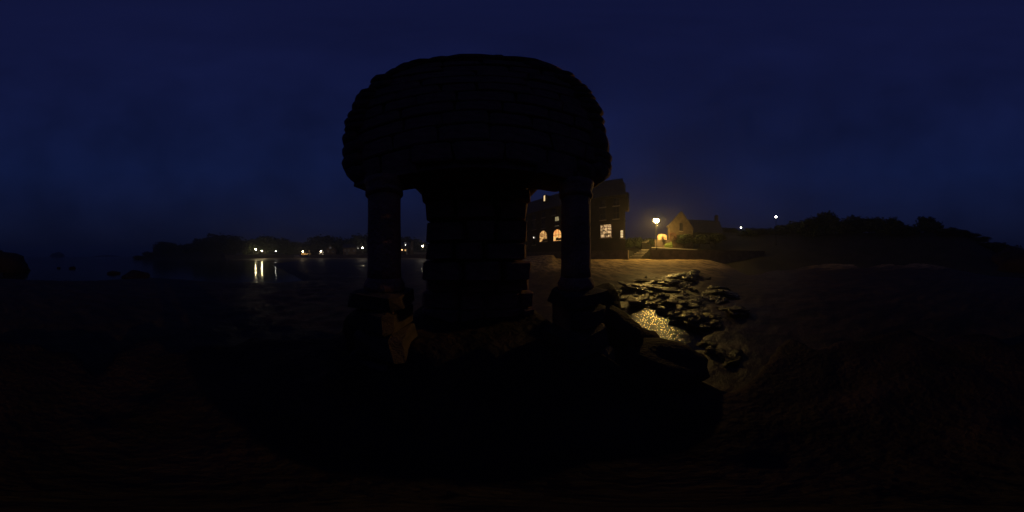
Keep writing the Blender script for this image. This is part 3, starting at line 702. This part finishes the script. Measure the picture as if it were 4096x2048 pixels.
trunks = [trunk_mesh(s) for s in range(3)]
def tree(px, py, wpx_, d, zg, label, group, pine=False, i=0):
    p = pt(px, py, d); h = p.z - zg; wd = 2*math.pi*d*wpx_/4096/2
    t = empty('pine_tree' if pine else 'tree', (p.x, p.y, zg), random.uniform(0, 6.28), label, 'tree', group)
    link('trunk', trunks[i % 3], t, scale=(h*1.0, h*1.0, h*.9))
    if pine: link('crown', pines[i % 2], t, loc=(0, 0, h*.80), scale=(wd, wd, h*.36))
    else: link('crown', crowns[i % 3], t, loc=(0, 0, h*.46), scale=(wd*1.3, wd*1.3, h*.57))
far = [(560,1020,60),(600,1004,60),(648,957,84),(700,968,74),(758,969,86),(818,942,90),(872,927,110),(930,935,100),(978,953,84),(1010,951,70),(1052,935,110),(1108,942,96),(1160,960,80),(1210,962,70),(1248,976,54),(1292,931,110),(1345,944,86),(1395,946,76),(1438,929,96),(1500,926,100),(1602,930,84),(1652,945,74),(1695,962,60)]
for i, (px, py, wd) in enumerate(far):
    d = (122 if px < 1030 else sd(px) + 24) + random.uniform(-4, 6)
    zg = (head_land if px < 1010 else far_land)(*gxy(px, d)) - .2
    tree(px, py, wd, d, zg, f'dark leafy tree, {ORD[i]} from the left on the far shore skyline', 'trees along the far shore', False, i)
near = [(2905,912,90),(2950,925,90),(3010,912,100),(3060,915,90),(3110,908,90),(3150,896,90),(3196,880,100),(3245,862,100),(3308,835,84),(3370,872,110),(3435,859,110),(3500,864,110),(3565,868,110),(3632,895,90),(3700,858,80),(3735,880,80),(3785,908,90),(3830,918,90),(3875,930,90),(3915,945,90),(3955,962,90),(4005,966,90),(4048,976,80),(4085,990,60)]
for i, (px, py, wd) in enumerate(near):
    d = (48 if px < 3150 else 46) + random.uniform(-4, 5)
    tree(px, py, wd, d, hill_z(*gxy(px, d)) - .3, f'dark tree, {ORD[i]} from the chapel side along the wooded hill', 'trees on the wooded hill', False, i)
# shrubs by the chapel
def shrub(px, py, wpx_, d, zg, label, mat_c, i):
    p = pt(px, py, d); h = p.z - zg; wd = 2*math.pi*d*wpx_/4096/2
    t = empty('shrub', (p.x, p.y, zg), i, label, 'shrub')
    link('stem', trunks[i % 3], t, scale=(h, h, h)); link('crown', mat_c, t, loc=(0, 0, h*.55), scale=(wd, wd, h*.48))
sparse = crown_mesh('crown', M('russet_leaves', (.16, .07, .05), (.08, .04, .03), 3, .7), 77, 500, 9, .09, .9)
twig = MB(); rnd = random.Random(3)
for k in range(26):
    a = rnd.uniform(0, 6.28); q = Vector((.2*math.cos(a), .2*math.sin(a), .5 + rnd.random()*.3)); twig.tube((0, 0, .1), q, .018, .01, 4)
    for j in range(4): twig.tube(q, q + Vector((rnd.uniform(-.5, .5), rnd.uniform(-.3, .3), rnd.uniform(.0, .4))), .010, .005, 4)
twm = twig.mesh('branches', bark)
p = pt(2652, 962, 28.0); tw = empty('bare_shrub', (p.x, p.y, p.z - .5), .3, 'bare branched shrub against the glowing wall', 'shrub'); link('branches', twm, tw, scale=(1.0, 1.0, 1.2))
shrub(2690, 924, 44, 29.6, tz+1.1, 'russet leafy bush before the lit chapel corner', sparse, 1)
for k, (px, py, nm) in enumerate(((2512, 948, 'beside the tall building'), (2552, 944, 'midway between the tall building and the lamp'), (2596, 946, 'just left of the amber lamp post'))):
    shrub(px, py, 62, 35.0, tz+.4, 'dark round bush behind the steps, ' + nm, crowns[k], k)
shrub(2735, 932, 90, 30.0, tz+1.0, 'dark bush before the chapel gable', crowns[1], 2)
shrub(2800, 935, 100, 31.0, tz+1.0, 'dark bush right of the chapel gable', crowns[0], 0)
shrub(2860, 930, 100, 33.0, tz+1.2, 'dark bush below the chapel roof end', crowns[2], 1)

# ------------------------------------------------------------------ far shore: sea wall, slipway, houses
def seawall(name, pa, pb, label, z1=3.25):
    t = empty(name, (*gxy((pa+pb)/2, sd((pa+pb)/2)), .5), 0, label, 'sea wall')
    n = max(2, int((pb-pa)/14)); o = t.location; m = MB(); c_ = MB()
    for k in range(n):
        A = [Vector((*gxy(pa + (pb-pa)*j/n, sd(pa + (pb-pa)*j/n) + dd), 0)) - Vector((o.x, o.y, 0)) for j, dd in ((k, -.25), (k+1, -.25), (k+1, .95), (k, .95))]
        B = [Vector((*gxy(pa + (pb-pa)*j/n, sd(pa + (pb-pa)*j/n) + dd), 0)) - Vector((o.x, o.y, 0)) for j, dd in ((k, 0), (k+1, 0), (k+1, .95), (k, .95))]
        m.hexa([v + Vector((0, 0, -1.2)) for v in A], [v + Vector((0, 0, z1-.75)) for v in B])
        C = [Vector((*gxy(pa + (pb-pa)*j/n, sd(pa + (pb-pa)*j/n) + dd), 0)) - Vector((o.x, o.y, 0)) for j, dd in ((k, -.06), (k+1, -.06), (k+1, 1.0), (k, 1.0))]
        c_.hexa([v + Vector((0, 0, z1-.748)) for v in C], [v + Vector((0, 0, z1-.56)) for v in C])
    m.build('wall', wall_stone, t); c_.build('coping', wall_stone, t)
seawall('sea_wall', 900, 1176, 'dark sea wall under the leftmost far lamps')
seawall('sea_wall', 1238, 1480, 'dark sea wall below the far houses left of the left column')
seawall('sea_wall', 1480, 2075, 'dark sea wall below the far balustrade behind the oratory')
a0, a1 = gxy(1178, sd(1178)-.5), gxy(1238, sd(1238)-3.2); b0, b1 = gxy(1176, sd(1176)+4), gxy(1240, sd(1240)-.2)
slip = MB().hexa([(*a0, 0), (*a1, 0), (*b1, 0), (*b0, 0)], [(*a0, 2.75), (*a1, 1.5), (*b1, 1.52), (*b0, 2.78)])
tag(slip.build('slipway', pale_stone), 'pale sloping slipway ramp on the far shore', 'slipway')
def house(name, pxa, pxb, pyb, pye, pya, dd, mat, label, depth=8, roofm=slate, wins=(), gable=False, cat='house'):
    d = sd((pxa+pxb)/2) + dd; pa, pb = pt(pxa, pyb, d), pt(pxb, pyb, d); v = pb-pa; W = math.hypot(v.x, v.y); rz = math.atan2(v.y, v.x)
    zb = 2.9; t = empty(name, ((pa.x+pb.x)/2, (pa.y+pb.y)/2, zb), rz, label, cat)
    Z = lambda py: pt((pxa+pxb)/2, py, d).z - zb
    he, ha = Z(pye), Z(pya)
    if gable:
        MB().prism([(-W/2, -.5), (W/2, -.5), (W/2, he), (0, ha), (-W/2, he)], 0, depth).build('wall', mat, t)
        for s_ in (-1, 1):
            MB().prism([(s_*(W/2+.3), he-.15), (s_*(W/2+.3), he+.1), (0, ha+.28), (0, ha+.02)][::s_], -.3, depth+.3).build('roof_slope', roofm, t)
    else:
        MB().box(-W/2, W/2, 0, depth, -.5, he).build('wall', mat, t)
        rf = MB().hexa([(-W/2-.3, -.3, he+.003), (W/2+.3, -.3, he+.003), (W/2+.3, depth+.3, he+.003), (-W/2-.3, depth+.3, he+.003)], [(-W/2+.4, depth*.4, ha), (W/2-.4, depth*.4, ha), (W/2-.4, depth*.6, ha), (-W/2+.4, depth*.6, ha)]).build('roof', roofm, t)
        MB().box(W/2-1.2, W/2-.5, depth*.42, depth*.58, ha-.6, ha+.9).build('chimney', mat, rf)
    X = lambda px: -W/2 + W*(px-pxa)/(pxb-pxa)
    for (x0, x1, y0, y1, m_) in wins:
        window(X(x0), X(x1), Z(y1), Z(y0), -.001, m_, parent=t, nv=2, nh=2, fr=white_paint, frw=.08)
    return t, X, Z
warm = emit('warm_lit_window', (1., .6, .22), .9); dimw = emit('faint_window', (.5, .55, .7), .03)
ochre = M('ochre_render', (.62, .42, .18), (.5, .32, .13), 1.5, .9)
house('boat_shed', 1206, 1242, 1024, 1011, 1006, 5.0, ochre, 'low ochre shed glowing under a far street lamp', 5, wins=[(1231, 1236, 1014, 1022, glass_d)], cat='shed')
t, X, Z = house('kiosk', 1277, 1294, 1024, 1008, 1004.5, 4.2, white_paint, 'small white kiosk lit by the far street lamp', 3, wins=[(1279.5, 1288, 1010.5, 1016, glass_d)], cat='kiosk')
house('house', 1300, 1345, 1024, 1000, 978, 14, plaster, 'dark gabled house right of the lit kiosk', 8, gable=True, wins=[(1309, 1316, 1003, 1010, glass_d), (1328, 1335, 1003, 1010, glass_d), (1318, 1325, 988, 994, dimw)])
house('house', 1372, 1424, 1022, 991, 974, 10, plaster, 'pale wide house left of the left column', 9, wins=[(1378, 1384, 998, 1006, glass_d), (1392, 1398, 998, 1006, glass_d), (1414, 1419, 998, 1006, glass_d), (1386, 1391, 1009, 1018, glass_d)])
t, X, Z = house('house', 1424, 1462, 1022, 962, 944, 16, hotel_m, 'tall dark house just left of the left column', 9, gable=True, wins=[(1429, 1434, 963, 971, dimw), (1429, 1434, 981, 989, dimw), (1445, 1450, 968, 976, glass_d)])
MB().lathe([(.1, 0), (.16, .1), (.16, .3), (.05, .4)], 8).build('wall_lantern', emit('small_white_glow', (1., .95, .85), 5), t, loc=(X(1432), -.25, Z(994.5)))
t, X, Z = house('house', 1598, 1640, 1020, 985, 968, 13, hotel_m, 'house with a lit porch between the left column and the pier', 9, wins=[(1618, 1625, 970.5, 977, dimw), (1619, 1624, 998, 1004, warm)])
MB().lathe([(.1, 0), (.17, .1), (.17, .3), (.05, .4)], 8).build('wall_lantern', emit('porch_white_glow', (1., .95, .85), 8), t, loc=(X(1622.3), -.25, Z(981)))
MB().lathe([(.1, 0), (.2, .1), (.2, .3), (.05, .4)], 8).build('wall_lantern', emit('porch_amber_glow', (1., .6, .25), 12), t, loc=(X(1608), -.25, Z(1001)))
MB().box(X(1626), X(1628.5), -2.4, -2.1, -.5, Z(996)).build('porch_post', white_paint, t)
MB().box(X(1612), X(1642), -2.6, -.005, Z(996)+.004, Z(994)).build('porch_roof', slate, t)
house('house', 1641, 1653, 1020, 985, 955, 16, plaster, 'narrow pale gabled house left of the far balustrade', 8, gable=True, wins=[(1645, 1649, 990, 998, glass_d)])
# balustrade along the sea wall: each baluster its own part
bz = 3.44
bal = empty('balustrade', (*gxy(1684, sd(1684)+.6), bz), 0, 'pale balustrade on the sea wall between the left column and the pier', 'balustrade')
bme = MB().lathe([(.09, 0), (.06, .1), (.10, .3), (.05, .6), (.09, .8)], 6).mesh('baluster', pale_stone)
nb = 40
for k in range(nb):
    px = 1655 + 60*k/nb; x, y = gxy(px, sd(px)+.6); link('baluster', bme, bal, loc=(x-bal.location.x, y-bal.location.y, 0))
for k in range(4):
    A = Vector(gxy(1654 + 15.2*k, sd(1654+15.2*k)+.6)); B = Vector(gxy(1654 + 15.2*(k+1), sd(1654+15.2*(k+1))+.6)); o = Vector(bal.location[:2]); A -= o; B -= o
    nrm = Vector((-(B-A).y, (B-A).x)).normalized()*.13
    MB().hexa([(*(A-nrm), .802), (*(B-nrm), .802), (*(B+nrm), .802), (*(A+nrm), .802)], [(*(A-nrm), .95), (*(B-nrm), .95), (*(B+nrm), .95), (*(A+nrm), .95)]).build('rail', pale_stone, bal)

# ------------------------------------------------------------------ thin haze added to stand in for lens glow round the lamps
hz = MB().box(-1600, 1600, -1600, 1600, -3.5, 60).build('haze', bpy.data.materials.new('glow_haze')); tag(hz, kind='stuff')
hm = hz.data.materials[0]; hm.use_nodes = True; hn = hm.node_tree.nodes
hn.remove(hn['Principled BSDF']); pv = hn.new('ShaderNodeVolumePrincipled')
pv.inputs['Color'].default_value = (.9, .9, .92, 1); pv.inputs['Density'].default_value = .0018; pv.inputs['Anisotropy'].default_value = .4
hm.node_tree.links.new(pv.outputs[0], hn['Material Output'].inputs['Volume'])
